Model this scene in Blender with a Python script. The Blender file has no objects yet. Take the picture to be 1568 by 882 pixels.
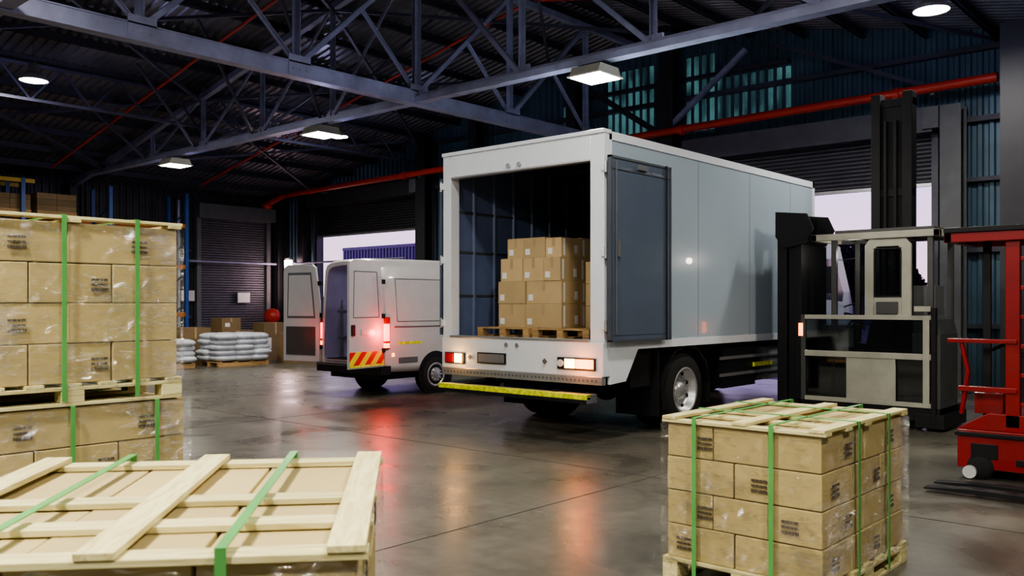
import bpy, math, random
from mathutils import Vector, Matrix
random.seed(7)
R = math.radians

# ------------------------------------------------------------------ materials
def new_mat(name):
    m = bpy.data.materials.new(name); m.use_nodes = True
    nt = m.node_tree
    b = nt.nodes.get('Principled BSDF')
    return m, nt, b

def paint(name, col, rough=0.5, metal=0.0, var=0.12, scale=4.0, bump=0.0, bscale=60, spec=0.5, island=0.0, coat=0.0):
    m, nt, b = new_mat(name)
    N = nt.nodes; L = nt.links
    tc = N.new('ShaderNodeTexCoord')
    nz = N.new('ShaderNodeTexNoise'); nz.inputs['Scale'].default_value = scale; nz.inputs['Detail'].default_value = 6
    L.new(tc.outputs['Object'], nz.inputs['Vector'])
    rp = N.new('ShaderNodeValToRGB')
    rp.color_ramp.elements[0].position = 0.3; rp.color_ramp.elements[1].position = 0.7
    c0 = [max(0, c*(1-var)) for c in col]; c1 = [min(1, c*(1+var)) for c in col]
    rp.color_ramp.elements[0].color = (*c0, 1); rp.color_ramp.elements[1].color = (*c1, 1)
    L.new(nz.outputs['Fac'], rp.inputs['Fac'])
    out = rp.outputs['Color']
    if island > 0:
        g = N.new('ShaderNodeNewGeometry')
        mr = N.new('ShaderNodeMapRange'); mr.inputs['To Min'].default_value = 1-island; mr.inputs['To Max'].default_value = 1+island
        L.new(g.outputs['Random Per Island'], mr.inputs['Value'])
        hs = N.new('ShaderNodeHueSaturation'); L.new(mr.outputs['Result'], hs.inputs['Value'])
        L.new(out, hs.inputs['Color']); out = hs.outputs['Color']
    L.new(out, b.inputs['Base Color'])
    b.inputs['Roughness'].default_value = rough
    b.inputs['Metallic'].default_value = metal
    b.inputs['Specular IOR Level'].default_value = spec
    b.inputs['Coat Weight'].default_value = coat
    if bump > 0:
        n2 = N.new('ShaderNodeTexNoise'); n2.inputs['Scale'].default_value = bscale
        L.new(tc.outputs['Object'], n2.inputs['Vector'])
        bp = N.new('ShaderNodeBump'); bp.inputs['Strength'].default_value = bump; bp.inputs['Distance'].default_value = 0.01
        L.new(n2.outputs['Fac'], bp.inputs['Height']); L.new(bp.outputs['Normal'], b.inputs['Normal'])
    return m

def emit(name, col, strength, base=None):
    m, nt, b = new_mat(name)
    b.inputs['Base Color'].default_value = (*(base or col), 1)
    b.inputs['Emission Color'].default_value = (*col, 1)
    b.inputs['Emission Strength'].default_value = strength
    b.inputs['Roughness'].default_value = 0.3
    return m

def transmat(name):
    """translucent wall sheet; dusk light and structure shadows painted in as patchy glow"""
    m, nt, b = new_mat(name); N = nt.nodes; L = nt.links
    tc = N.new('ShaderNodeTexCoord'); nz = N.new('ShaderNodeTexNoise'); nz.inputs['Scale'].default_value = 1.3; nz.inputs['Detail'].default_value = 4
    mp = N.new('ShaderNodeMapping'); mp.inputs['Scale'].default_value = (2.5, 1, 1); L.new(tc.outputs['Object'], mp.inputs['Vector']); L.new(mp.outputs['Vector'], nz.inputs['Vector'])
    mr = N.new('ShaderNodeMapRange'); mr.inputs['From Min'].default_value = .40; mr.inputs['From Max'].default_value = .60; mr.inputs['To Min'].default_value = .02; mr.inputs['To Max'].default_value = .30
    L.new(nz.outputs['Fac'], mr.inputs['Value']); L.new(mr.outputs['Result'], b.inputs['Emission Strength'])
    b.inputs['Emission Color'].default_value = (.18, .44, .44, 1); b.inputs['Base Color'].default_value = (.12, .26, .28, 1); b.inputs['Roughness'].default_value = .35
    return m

def wood(name, c0, c1, rot=(0,0,0), rough=0.65):
    m, nt, b = new_mat(name); N = nt.nodes; L = nt.links
    tc = N.new('ShaderNodeTexCoord'); mp = N.new('ShaderNodeMapping'); mp.inputs['Rotation'].default_value = rot
    L.new(tc.outputs['Object'], mp.inputs['Vector'])
    mp2 = N.new('ShaderNodeMapping'); mp2.inputs['Scale'].default_value = (1.5, 14, 14); L.new(mp.outputs['Vector'], mp2.inputs['Vector'])
    nz = N.new('ShaderNodeTexNoise'); nz.inputs['Scale'].default_value = 3.0; nz.inputs['Detail'].default_value = 8; nz.inputs['Distortion'].default_value = 0.8
    L.new(mp2.outputs['Vector'], nz.inputs['Vector'])
    rp = N.new('ShaderNodeValToRGB'); rp.color_ramp.elements[0].position = .35; rp.color_ramp.elements[1].position = .62
    rp.color_ramp.elements[0].color = (*c0, 1); rp.color_ramp.elements[1].color = (*c1, 1)
    L.new(nz.outputs['Fac'], rp.inputs['Fac'])
    g = N.new('ShaderNodeNewGeometry'); mr = N.new('ShaderNodeMapRange'); mr.inputs['To Min'].default_value = .82; mr.inputs['To Max'].default_value = 1.12
    L.new(g.outputs['Random Per Island'], mr.inputs['Value'])
    hs = N.new('ShaderNodeHueSaturation'); L.new(mr.outputs['Result'], hs.inputs['Value']); L.new(rp.outputs['Color'], hs.inputs['Color'])
    L.new(hs.outputs['Color'], b.inputs['Base Color'])
    b.inputs['Roughness'].default_value = rough
    bp = N.new('ShaderNodeBump'); bp.inputs['Strength'].default_value = .25; bp.inputs['Distance'].default_value = .01
    L.new(nz.outputs['Fac'], bp.inputs['Height']); L.new(bp.outputs['Normal'], b.inputs['Normal'])
    return m

def concrete(name):
    m, nt, b = new_mat(name); N = nt.nodes; L = nt.links
    tc = N.new('ShaderNodeTexCoord')
    n1 = N.new('ShaderNodeTexNoise'); n1.inputs['Scale'].default_value = .35; n1.inputs['Detail'].default_value = 9; n1.inputs['Roughness'].default_value = .62
    n2 = N.new('ShaderNodeTexNoise'); n2.inputs['Scale'].default_value = 9; n2.inputs['Detail'].default_value = 8
    n3 = N.new('ShaderNodeTexNoise'); n3.inputs['Scale'].default_value = 1.1; n3.inputs['Detail'].default_value = 8; n3.inputs['Distortion'].default_value = .6
    for n in (n1,n2,n3): L.new(tc.outputs['Object'], n.inputs['Vector'])
    rp = N.new('ShaderNodeValToRGB'); e = rp.color_ramp.elements
    e[0].position = .3; e[0].color = (.070, .066, .055, 1); e[1].position = .72; e[1].color = (.150, .140, .114, 1)
    L.new(n1.outputs['Fac'], rp.inputs['Fac'])
    mx = N.new('ShaderNodeMixRGB'); mx.blend_type = 'OVERLAY'; mx.inputs['Fac'].default_value = .45
    L.new(rp.outputs['Color'], mx.inputs[1]); L.new(n2.outputs['Fac'], mx.inputs[2])
    mx3 = N.new('ShaderNodeMixRGB'); mx3.blend_type = 'OVERLAY'; mx3.inputs['Fac'].default_value = .45
    L.new(mx.outputs['Color'], mx3.inputs[1]); L.new(n3.outputs['Fac'], mx3.inputs[2])
    L.new(mx3.outputs['Color'], b.inputs['Base Color'])
    r2 = N.new('ShaderNodeMapRange'); r2.inputs['From Min'].default_value = .25; r2.inputs['From Max'].default_value = .75
    r2.inputs['To Min'].default_value = .20; r2.inputs['To Max'].default_value = .42
    L.new(n3.outputs['Fac'], r2.inputs['Value']); L.new(r2.outputs['Result'], b.inputs['Roughness'])
    b.inputs['Specular IOR Level'].default_value = .65
    bp = N.new('ShaderNodeBump'); bp.inputs['Strength'].default_value = .12; bp.inputs['Distance'].default_value = .01
    L.new(n2.outputs['Fac'], bp.inputs['Height']); L.new(bp.outputs['Normal'], b.inputs['Normal'])
    return m

def wrapmat(name):
    m = bpy.data.materials.new(name); m.use_nodes = True; nt = m.node_tree; N = nt.nodes; L = nt.links
    N.clear()
    out = N.new('ShaderNodeOutputMaterial'); mix = N.new('ShaderNodeMixShader'); tr = N.new('ShaderNodeBsdfTransparent'); gl = N.new('ShaderNodeBsdfGlossy')
    tr.inputs['Color'].default_value = (.99, .99, .97, 1)
    gl.inputs['Roughness'].default_value = .14; gl.inputs['Color'].default_value = (1, 1, 1, 1)
    tc = N.new('ShaderNodeTexCoord'); mp = N.new('ShaderNodeMapping'); mp.inputs['Scale'].default_value = (3, 3, 10); mp.inputs['Rotation'].default_value = (.3, .35, 0)
    L.new(tc.outputs['Object'], mp.inputs['Vector'])
    nz = N.new('ShaderNodeTexNoise'); nz.inputs['Scale'].default_value = 2.6; nz.inputs['Detail'].default_value = 6; nz.inputs['Roughness'].default_value = .6; nz.inputs['Distortion'].default_value = 1.8
    L.new(mp.outputs['Vector'], nz.inputs['Vector'])
    n2 = N.new('ShaderNodeTexNoise'); n2.inputs['Scale'].default_value = 2.0; n2.inputs['Detail'].default_value = 2; L.new(tc.outputs['Object'], n2.inputs['Vector'])
    rp = N.new('ShaderNodeMapRange'); rp.inputs['From Min'].default_value = .47; rp.inputs['From Max'].default_value = .62
    rp.inputs['To Min'].default_value = .04; rp.inputs['To Max'].default_value = .50
    mul = N.new('ShaderNodeMath'); mul.operation = 'MULTIPLY_ADD'; mul.inputs[1].default_value = .65; L.new(nz.outputs['Fac'], mul.inputs[0])
    m2 = N.new('ShaderNodeMath'); m2.operation = 'MULTIPLY'; m2.inputs[1].default_value = .35; L.new(n2.outputs['Fac'], m2.inputs[0]); L.new(m2.outputs[0], mul.inputs[2])
    L.new(mul.outputs[0], rp.inputs['Value']); L.new(rp.outputs['Result'], mix.inputs[0])
    bp = N.new('ShaderNodeBump'); bp.inputs['Strength'].default_value = 1; bp.inputs['Distance'].default_value = .2
    L.new(nz.outputs['Fac'], bp.inputs['Height']); L.new(bp.outputs['Normal'], gl.inputs['Normal'])
    L.new(tr.outputs[0], mix.inputs[1]); L.new(gl.outputs[0], mix.inputs[2]); L.new(mix.outputs[0], out.inputs[0])
    return m

def glassmat(name, tint=(.55, .6, .62), mixf=.16):
    m = bpy.data.materials.new(name); m.use_nodes = True; nt = m.node_tree; N = nt.nodes; L = nt.links
    N.clear()
    out = N.new('ShaderNodeOutputMaterial'); mix = N.new('ShaderNodeMixShader'); tr = N.new('ShaderNodeBsdfTransparent'); gl = N.new('ShaderNodeBsdfGlossy')
    tr.inputs['Color'].default_value = (*tint, 1); gl.inputs['Roughness'].default_value = .05
    mix.inputs[0].default_value = mixf
    L.new(tr.outputs[0], mix.inputs[1]); L.new(gl.outputs[0], mix.inputs[2]); L.new(mix.outputs[0], out.inputs[0])
    return m

def stripes(name, ca, cb, scale, axis='X', rot=(0,0,0), thr=.5, rough=.5):
    m, nt, b = new_mat(name); N = nt.nodes; L = nt.links
    tc = N.new('ShaderNodeTexCoord'); mp = N.new('ShaderNodeMapping'); mp.inputs['Rotation'].default_value = rot
    L.new(tc.outputs['Object'], mp.inputs['Vector'])
    w = N.new('ShaderNodeTexWave'); w.bands_direction = axis; w.inputs['Scale'].default_value = scale
    L.new(mp.outputs['Vector'], w.inputs['Vector'])
    rp = N.new('ShaderNodeValToRGB'); rp.color_ramp.interpolation = 'CONSTANT'
    rp.color_ramp.elements[0].color = (*ca, 1); rp.color_ramp.elements[1].color = (*cb, 1); rp.color_ramp.elements[1].position = thr
    L.new(w.outputs['Fac'], rp.inputs['Fac']); L.new(rp.outputs['Color'], b.inputs['Base Color'])
    b.inputs['Roughness'].default_value = rough
    return m

M = {}
M['carton'] = paint('carton', (.47, .365, .165), .75, var=.07, scale=3, island=.10, bump=.05)
M['cartonc'] = paint('carton_new', (.46, .33, .17), .75, var=.07, scale=3, island=.12)
M['cartonb'] = paint('carton_brown', (.20, .135, .07), .8, var=.08, scale=3, island=.2)
M['tape'] = paint('packing_tape', (.38, .28, .15), .3)
M['print'] = paint('carton_print', (.07, .05, .03), .7)
M['gap'] = paint('box_shadow_gap', (.05, .035, .02), .9)
M['label'] = stripes('paper_label', (.80, .80, .78), (.45, .45, .45), 60, 'Z', thr=.8)
M['woodp'] = wood('pine_x', (.53, .45, .20), (.72, .65, .35))
M['woody'] = wood('pine_y', (.53, .45, .20), (.72, .65, .35), rot=(0, 0, R(90)))
M['woodi'] = wood('old_pine', (.34, .20, .08), (.50, .32, .14))
M['strap'] = paint('green_strap', (.10, .34, .09), .35)
M['wrap'] = wrapmat('stretch_wrap')
M['floor'] = concrete('polished_concrete')
M['joint'] = paint('joint', (.03, .03, .026), .9)
M['roof'] = paint('roof_sheet', (.16, .155, .19), .36, metal=.5, var=.25, scale=1.2)
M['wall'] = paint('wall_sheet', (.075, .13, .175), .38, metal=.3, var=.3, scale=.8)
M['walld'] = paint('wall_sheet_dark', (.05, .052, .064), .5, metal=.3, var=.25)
M['trans'] = transmat('translucent_painted_glow')
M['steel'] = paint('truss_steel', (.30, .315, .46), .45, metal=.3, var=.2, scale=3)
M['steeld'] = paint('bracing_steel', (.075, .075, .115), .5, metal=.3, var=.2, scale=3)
M['purlin'] = paint('purlin_steel', (.055, .055, .075), .5, metal=.3)
M['dark'] = paint('dark_column', (.024, .024, .030), .5)
M['shut'] = paint('shutter_grey', (.11, .11, .13), .45, metal=.3)
M['shutd'] = paint('shutter_dark', (.055, .055, .062), .45, metal=.3)
M['red'] = paint('red_pipe', (.50, .04, .02), .4)
M['redm'] = paint('red_machine', (.25, .008, .010), .35, coat=.3)
M['white'] = paint('truck_white', (.72, .76, .83), .3, var=.03, coat=.3)
M['panel'] = paint('truck_panel', (.37, .45, .53), .24, var=.04, scale=.6, coat=.4)
M['alu'] = paint('aluminium', (.60, .61, .63), .35, metal=.8)
M['doorin'] = paint('door_inner', (.085, .11, .16), .35, var=.06)
M['doorfr'] = paint('door_frame_seal', (.06, .07, .09), .45)
M['inner'] = paint('cargo_lining', (.11, .145, .26), .4, var=.1)
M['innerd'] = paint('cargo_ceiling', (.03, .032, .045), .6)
M['black'] = paint('black_plastic', (.010, .010, .012), .5, spec=.3)
M['rubber'] = paint('rubber', (.014, .014, .014), .8, bump=.2, spec=.3)
M['grey'] = paint('mid_grey', (.11, .115, .125), .5)
M['mgrey'] = paint('machine_grey', (.06, .06, .062), .5)
M['cream'] = paint('cream_panel', (.36, .355, .30), .45)
M['yellow'] = paint('safety_yellow', (.70, .76, .03), .5, var=.35, scale=20)
M['tredb'] = emit('brake_red', (1, .015, .008), 9)
M['tor'] = emit('tail_orange', (1, .16, .01), 8)
M['twh'] = emit('tail_white', (1, .55, .16), 15)
M['reddull'] = paint('red_lens', (.28, .006, .006), .2)
M['lens'] = paint('clear_lens', (.6, .6, .6), .15)
M['lamp'] = emit('lamp_lens', (1, .90, .66), 26)
M['lampw'] = emit('lamp_bowl', (1, .95, .85), 24)
M['tube'] = emit('tube_light', (1, .66, .66), 22)
M['chev'] = stripes('chevrons', (.75, .70, .02), (.65, .02, .01), 2.1, 'DIAGONAL', thr=.5)
M['glass'] = glassmat('clear_glass')
M['darkglass'] = paint('dark_glass', (.03, .035, .045), .08)
M['vanw'] = paint('van_paint', (.50, .50, .53), .28, var=.04, coat=.5)
M['vanin'] = paint('van_lining', (.27, .24, .38), .55)
M['bag'] = paint('white_bag', (.50, .53, .60), .6, var=.15, scale=8, bump=.4, bscale=14)
M['blue'] = paint('rack_blue', (.03, .08, .28), .45)
M['orange'] = paint('rack_orange', (.45, .14, .02), .45)
M['ybeam'] = paint('beam_yellow', (.55, .36, .03), .45)
M['asph'] = paint('asphalt', (.05, .05, .055), .85)
M['leaf'] = paint('foliage', (.010, .014, .012), .9, spec=.1)
M['trunk'] = paint('bark', (.03, .02, .015), .9)
M['purple'] = paint('trailer_purple', (.05, .04, .15), .5)
M['bwall'] = paint('boundary_render', (.06, .06, .12), .7)
M['plate'] = stripes('licence_plate', (.04, .04, .05), (.4, .4, .42), 16, 'X', thr=.72)

# ------------------------------------------------------------------ mesh builder
class MB:
    def __init__(s): s.v=[]; s.f=[]; s.mi=[]; s.sm=[]; s.mats=[]
    def m(s, k):
        k = M[k] if isinstance(k, str) else k
        if k not in s.mats: s.mats.append(k)
        return s.mats.index(k)
    def add(s, vs, fs, mat, smooth=False):
        o = len(s.v); s.v += [tuple(p) for p in vs]; mi = s.m(mat)
        for f in fs: s.f.append([i+o for i in f]); s.mi.append(mi); s.sm.append(smooth)
    BF = [(0,3,2,1),(4,5,6,7),(0,1,5,4),(1,2,6,5),(2,3,7,6),(3,0,4,7)]
    def box(s, x0,x1,y0,y1,z0,z1,mat):
        s.add([(x0,y0,z0),(x1,y0,z0),(x1,y1,z0),(x0,y1,z0),(x0,y0,z1),(x1,y0,z1),(x1,y1,z1),(x0,y1,z1)], s.BF, mat)
    def obb(s, c, size, rot, mat):
        hx,hy,hz = [d/2 for d in size]; c = Vector(c)
        pts = [(-hx,-hy,-hz),(hx,-hy,-hz),(hx,hy,-hz),(-hx,hy,-hz),(-hx,-hy,hz),(hx,-hy,hz),(hx,hy,hz),(-hx,hy,hz)]
        s.add([c + rot @ Vector(p) for p in pts], s.BF, mat)
    def beam(s, a, b, w, h, mat):
        a=Vector(a); b=Vector(b); d=b-a; l=d.length; d.normalize()
        up = Vector((0,0,1)) if abs(d.z)<.95 else Vector((0,1,0))
        sd = d.cross(up).normalized(); u = sd.cross(d)
        rot = Matrix((sd, d, u)).transposed()
        s.obb((a+b)/2, (w,l,h), rot, mat)
    def angle(s, a, b, w, mat, t=.012):   # L section
        a=Vector(a); b=Vector(b); d=(b-a).normalized()
        up = Vector((0,0,1)) if abs(d.z)<.95 else Vector((0,1,0))
        sd = d.cross(up).normalized(); u = sd.cross(d)
        s.beam(a+u*w/2, b+u*w/2, w, t, mat); s.beam(a+sd*w/2, b+sd*w/2, t, w, mat)
    def cyl(s, a, b, r, mat, seg=14, r2=None, cap=True):
        a=Vector(a); b=Vector(b); d=(b-a).normalized(); r2 = r if r2 is None else r2
        up = Vector((0,0,1)) if abs(d.z)<.9 else Vector((1,0,0))
        x = d.cross(up).normalized(); y = x.cross(d)
        vs=[]; 
        for p,rr in ((a,r),(b,r2)):
            for i in range(seg):
                t=2*math.pi*i/seg; vs.append(p + x*math.cos(t)*rr + y*math.sin(t)*rr)
        s.add(vs, [(i,(i+1)%seg,seg+(i+1)%seg,seg+i) for i in range(seg)], mat, True)
        if cap:
            s.add(vs[:seg], [tuple(range(seg))], mat); s.add(vs[seg:], [tuple(range(seg))[::-1]], mat)
    def lathe(s, c, axis, prof, mat, seg=28, smooth=True):
        c=Vector(c); d=Vector(axis).normalized(); up = Vector((0,0,1)) if abs(d.z)<.9 else Vector((1,0,0))
        x = d.cross(up).normalized(); y = x.cross(d); vs=[]; fs=[]
        for (r,h) in prof:
            for i in range(seg):
                t=2*math.pi*i/seg; vs.append(c + d*h + x*math.cos(t)*r + y*math.sin(t)*r)
        for k in range(len(prof)-1):
            for i in range(seg):
                j=(i+1)%seg; fs.append((k*seg+i,k*seg+j,(k+1)*seg+j,(k+1)*seg+i))
        s.add(vs, fs, mat, smooth)
    def prism(s, prof, x0, x1, mat, axis='X'):
        n=len(prof)
        if axis=='X': vs=[(x0,a,b) for a,b in prof]+[(x1,a,b) for a,b in prof]
        elif axis=='Y': vs=[(a,x0,b) for a,b in prof]+[(a,x1,b) for a,b in prof]
        else: vs=[(a,b,x0) for a,b in prof]+[(a,b,x1) for a,b in prof]
        fs=[(i,(i+1)%n,n+(i+1)%n,n+i) for i in range(n)]+[tuple(range(n))[::-1],tuple(range(n,2*n))]
        s.add(vs,fs,mat)
    def quad(s, pts, mat): s.add(pts,[tuple(range(len(pts)))],mat)
    def loft(s, secs, mat, smooth=True, closed=True):
        n=len(secs[0]); vs=[p for sec in secs for p in sec]; fs=[]
        for k in range(len(secs)-1):
            for i in range(n if closed else n-1):
                j=(i+1)%n; fs.append((k*n+i,k*n+j,(k+1)*n+j,(k+1)*n+i))
        s.add(vs,fs,mat,smooth)
    def blob(s, c, r, mat, pw=.5, seg=12, rings=8, jit=0):
        vs=[]; fs=[]
        sg=lambda v:(abs(v)**pw)*(1 if v>=0 else -1)
        for a in range(rings+1):
            ph=-math.pi/2+math.pi*a/rings
            for i in range(seg):
                t=2*math.pi*i/seg; k=1+random.uniform(-jit,jit)
                vs.append((c[0]+r[0]*sg(math.cos(ph))*sg(math.cos(t))*k, c[1]+r[1]*sg(math.cos(ph))*sg(math.sin(t))*k, c[2]+r[2]*math.sin(ph)*k))
        for a in range(rings):
            for i in range(seg):
                j=(i+1)%seg; fs.append((a*seg+i,a*seg+j,(a+1)*seg+j,(a+1)*seg+i))
        s.add(vs,fs,mat,True)
    def obj(s, name, parent=None, bevel=0, loc=(0,0,0), rz=0, recalc=True):
        me=bpy.data.meshes.new(name); me.from_pydata(s.v,[],s.f)
        for m in s.mats: me.materials.append(m)
        me.polygons.foreach_set('material_index', s.mi); me.polygons.foreach_set('use_smooth', s.sm)
        if recalc:
            import bmesh
            bm=bmesh.new(); bm.from_mesh(me); bmesh.ops.recalc_face_normals(bm, faces=bm.faces); bm.to_mesh(me); bm.free()
        me.update()
        o=bpy.data.objects.new(name, me); bpy.context.collection.objects.link(o)
        o.location=loc; o.rotation_euler=(0,0,rz)
        if parent: o.parent=parent
        if bevel>0:
            b=o.modifiers.new('Bevel','BEVEL'); b.width=bevel; b.segments=2; b.limit_method='ANGLE'; b.angle_limit=R(40)
        return o

def empty(name, loc=(0,0,0), rz=0):
    e=bpy.data.objects.new(name,None); e.location=loc; e.rotation_euler=(0,0,rz); e.empty_display_size=.3
    bpy.context.collection.objects.link(e); return e

# ------------------------------------------------------------------ building
XL, XR, YB, YF, EAVE, RIDGE, SL = -26.4, 3.2, 18.0, -8.0, 5.2, -11.6, 0.2
def roofz(x): return EAVE + SL*(min(x,RIDGE)-XL) if x<=RIDGE else EAVE + SL*(XR-x)

b=MB(); b.box(XL-.3,XR+.3,YF-.3,YB+.3,-.2,0,'floor'); b.obj('floor')
b=MB()
for yy in (-2.5,3.2,7.2,13.0,17.0): b.box(XL,XR,yy,yy+.010,0.0,.002,'joint')
for xx in (-21,-16,-11,-4.6,-.2): b.box(xx,xx+.010,YF,YB,0.0,.002,'joint')
b.obj('floor_joints')

PROF=[(0,0),(.07,0),(.10,.035),(.17,.035),(.20,0)]   # corrugation
def corr(axis, a0, a1, zlo, zhi, plane, sign, mat, b):
    """vertical corrugated sheet along axis"""
    s=a0
    while s < a1-1e-6:
        for k in range(4):
            p,q=PROF[k],PROF[k+1]
            u0,u1=s+p[0],min(s+q[0],a1)
            if u0>=a1: break
            d0,d1=plane+sign*p[1],plane+sign*q[1]
            if axis=='X': pts=[(u0,d0,zlo(u0)),(u1,d1,zlo(u0)),(u1,d1,zhi(u1)),(u0,d0,zhi(u0))]
            else: pts=[(d0,u0,zlo(u0)),(d1,u1,zlo(u0)),(d1,u1,zhi(u1)),(d0,u0,zhi(u0))]
            b.quad(pts, mat)
        s+=.2
DOORS=[(-24.5,-19.3),(-10.3,-5.1)]
b=MB()
DH=5.0
roofw=lambda x: roofz(x)+.05
cuts=[XL,-24.5,-19.3,-10.3,-5.1,XR]
for i in range(5):
    a0,a1=cuts[i],cuts[i+1]; op=(i in (1,3))
    corr('X',a0,a1,(lambda x:DH) if op else (lambda x:0),roofw,YB,-1,'wall',b)
b.box(XL,-24.5,YB+.02,YB+.12,0,5.2,'walld'); b.box(-19.3,-10.3,YB+.02,YB+.12,0,5.2,'walld'); b.box(-5.1,XR,YB+.02,YB+.12,0,5.2,'walld')
b.obj('wall_back',recalc=False)
b=MB()
# translucent sheets high on the gable, dusk glow painted as emission
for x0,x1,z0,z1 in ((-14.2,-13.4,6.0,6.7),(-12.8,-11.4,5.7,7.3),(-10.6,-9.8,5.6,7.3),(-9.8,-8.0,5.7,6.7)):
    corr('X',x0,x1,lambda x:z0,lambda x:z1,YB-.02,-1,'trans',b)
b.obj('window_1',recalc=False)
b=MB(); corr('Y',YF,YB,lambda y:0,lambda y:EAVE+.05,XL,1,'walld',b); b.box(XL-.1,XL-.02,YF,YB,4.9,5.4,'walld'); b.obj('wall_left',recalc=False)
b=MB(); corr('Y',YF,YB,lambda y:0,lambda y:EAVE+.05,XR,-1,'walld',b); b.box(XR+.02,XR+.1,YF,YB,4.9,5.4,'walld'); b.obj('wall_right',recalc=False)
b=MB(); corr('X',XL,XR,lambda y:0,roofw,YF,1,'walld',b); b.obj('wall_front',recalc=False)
# roof: corrugations run down the slope
b=MB(); y=YF-.2
while y<YB+.2:
    for k in range(4):
        p,q=PROF[k],PROF[k+1]
        for xa,xb,za,zb_ in ((XL-.2,RIDGE,EAVE-.04,roofz(RIDGE)),(RIDGE,XR+.2,roofz(RIDGE),EAVE-.04)):
            b.quad([(xa,y+p[0],za+p[1]),(xb,y+p[0],zb_+p[1]),(xb,y+q[0],zb_+q[1]),(xa,y+q[0],za+q[1])],'roof')
    y+=.2
b.obj('ceiling',recalc=False)
# purlins
b=MB()
for i in range(13):
    for x in (RIDGE-.3-i*1.2, RIDGE+.3+i*1.2):
        if XL+.1<x<XR-.1:
            z=roofz(x)-.09; b.box(x-.025,x+.025,YF,YB-.05,z-.08,z+.08,'purlin'); b.box(x-.025,x+.06,YF,YB-.05,z-.08,z-.065,'purlin')
b.obj('roof_purlins')

def truss(Y, w=.13):
    b=MB(); zb=5.2
    xs=[XL+.2+ (RIDGE-XL-.2)*i/6 for i in range(7)]+[RIDGE+(XR-.2-RIDGE)*i/6 for i in range(1,7)]
    tz=lambda x: roofz(x)-.26
    b.box(XL+.1,XR-.1,Y-.10,Y+.10,zb-.012,zb,'steel'); b.box(XL+.1,XR-.1,Y-.012,Y+.012,zb,zb+.16,'steel')
    b.box(XL+.1,XR-.1,Y-.10,Y-.088,zb,zb+.09,'steel'); b.box(XL+.1,XR-.1,Y+.088,Y+.10,zb,zb+.09,'steel')
    for x0,x1 in zip(xs[:-1],xs[1:]): b.beam((x0,Y,tz(x0)),(x1,Y,tz(x1)),w,.13,'steel')
    for i,x in enumerate(xs):
        if tz(x)-zb>.25: b.angle((x,Y,zb+.05),(x,Y,tz(x)),.075,'steel')
        if i<len(xs)-1:
            x2=xs[i+1]
            if i<6: p,q=(x,Y,zb+.06),(x2,Y,tz(x2))
            else: p,q=(x,Y,tz(x)),(x2,Y,zb+.06)
            if abs(q[2]-p[2])>.2: b.angle(p,q,.07,'steel')
        b.box(x-.16,x+.16,Y-.02,Y+.02,zb,zb+.22,'steel')
    return b.obj('roof_truss',bevel=0)
for Y in (-2.8,3.9,10.6): truss(Y)
def girder(X, zt, w=.1, nm='longitudinal_truss', mt='steel', zb=5.2, y1=None):
    b=MB(); y1=y1 or YB-.5
    b.box(X-w,X+w,YF+.1,y1,zb+.18,zb+.2,mt); b.box(X-w,X+w,YF+.1,y1,zb-.04,zb-.02,mt); b.box(X+w-.03,X+w-.015,YF+.1,y1,zb-.02,zb+.18,mt)
    b.box(X-.06,X+.06,YF+.1,y1,zt-.06,zt+.06,mt)
    ys=[-6.9+2.5*i for i in range(10)]
    for i,y in enumerate(ys):
        b.angle((X,y,zb+.15),(X,y,zt),.09,mt); b.box(X+w-.02,X+w+.0,y-.2,y+.2,zb-.02,zb+.3,mt)
        if i<9:
            b.angle((X,y,zb+.15),(X,y+2.5,zt),.075,mt); b.angle((X+.03,y+2.5,zb+.15),(X+.03,y+1.25,(zb+zt)/2+.1),.05,mt)
        for k in (-.12,0,.12): b.cyl((X+w,y+k,zb+.08),(X+w+.015,y+k,zb+.08),.014,mt,6)
    return b.obj(nm)
girder(-11.65,7.72)
# lightweight lattice purlin beam on the left bay
b=MB(); X=-19.0; z0_,z1_=5.75,6.45
b.box(X-.03,X+.03,YF+.1,YB-.5,z0_-.03,z0_+.03,'steeld'); b.box(X-.03,X+.03,YF+.1,YB-.5,z1_-.03,z1_+.03,'steeld')
y=-7.5
while y<16.5:
    b.beam((X,y,z0_),(X,y+.6,z1_),.04,.04,'steeld'); b.beam((X,y+.6,z1_),(X,y+1.2,z0_),.04,.04,'steeld'); y+=1.2
b.obj('lattice_beam')
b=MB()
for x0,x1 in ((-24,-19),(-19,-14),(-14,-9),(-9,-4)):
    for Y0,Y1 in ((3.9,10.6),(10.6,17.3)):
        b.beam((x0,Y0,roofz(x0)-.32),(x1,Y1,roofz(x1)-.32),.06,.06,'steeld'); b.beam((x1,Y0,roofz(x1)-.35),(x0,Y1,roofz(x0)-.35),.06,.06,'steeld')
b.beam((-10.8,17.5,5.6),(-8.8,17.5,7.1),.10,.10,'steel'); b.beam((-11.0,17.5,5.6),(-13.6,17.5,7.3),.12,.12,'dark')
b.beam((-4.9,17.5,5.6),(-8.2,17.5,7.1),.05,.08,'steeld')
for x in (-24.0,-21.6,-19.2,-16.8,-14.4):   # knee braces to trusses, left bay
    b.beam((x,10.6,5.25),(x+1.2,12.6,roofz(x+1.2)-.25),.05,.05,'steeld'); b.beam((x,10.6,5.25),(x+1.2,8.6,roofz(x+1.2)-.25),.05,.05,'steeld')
b.obj('roof_bracing')
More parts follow.
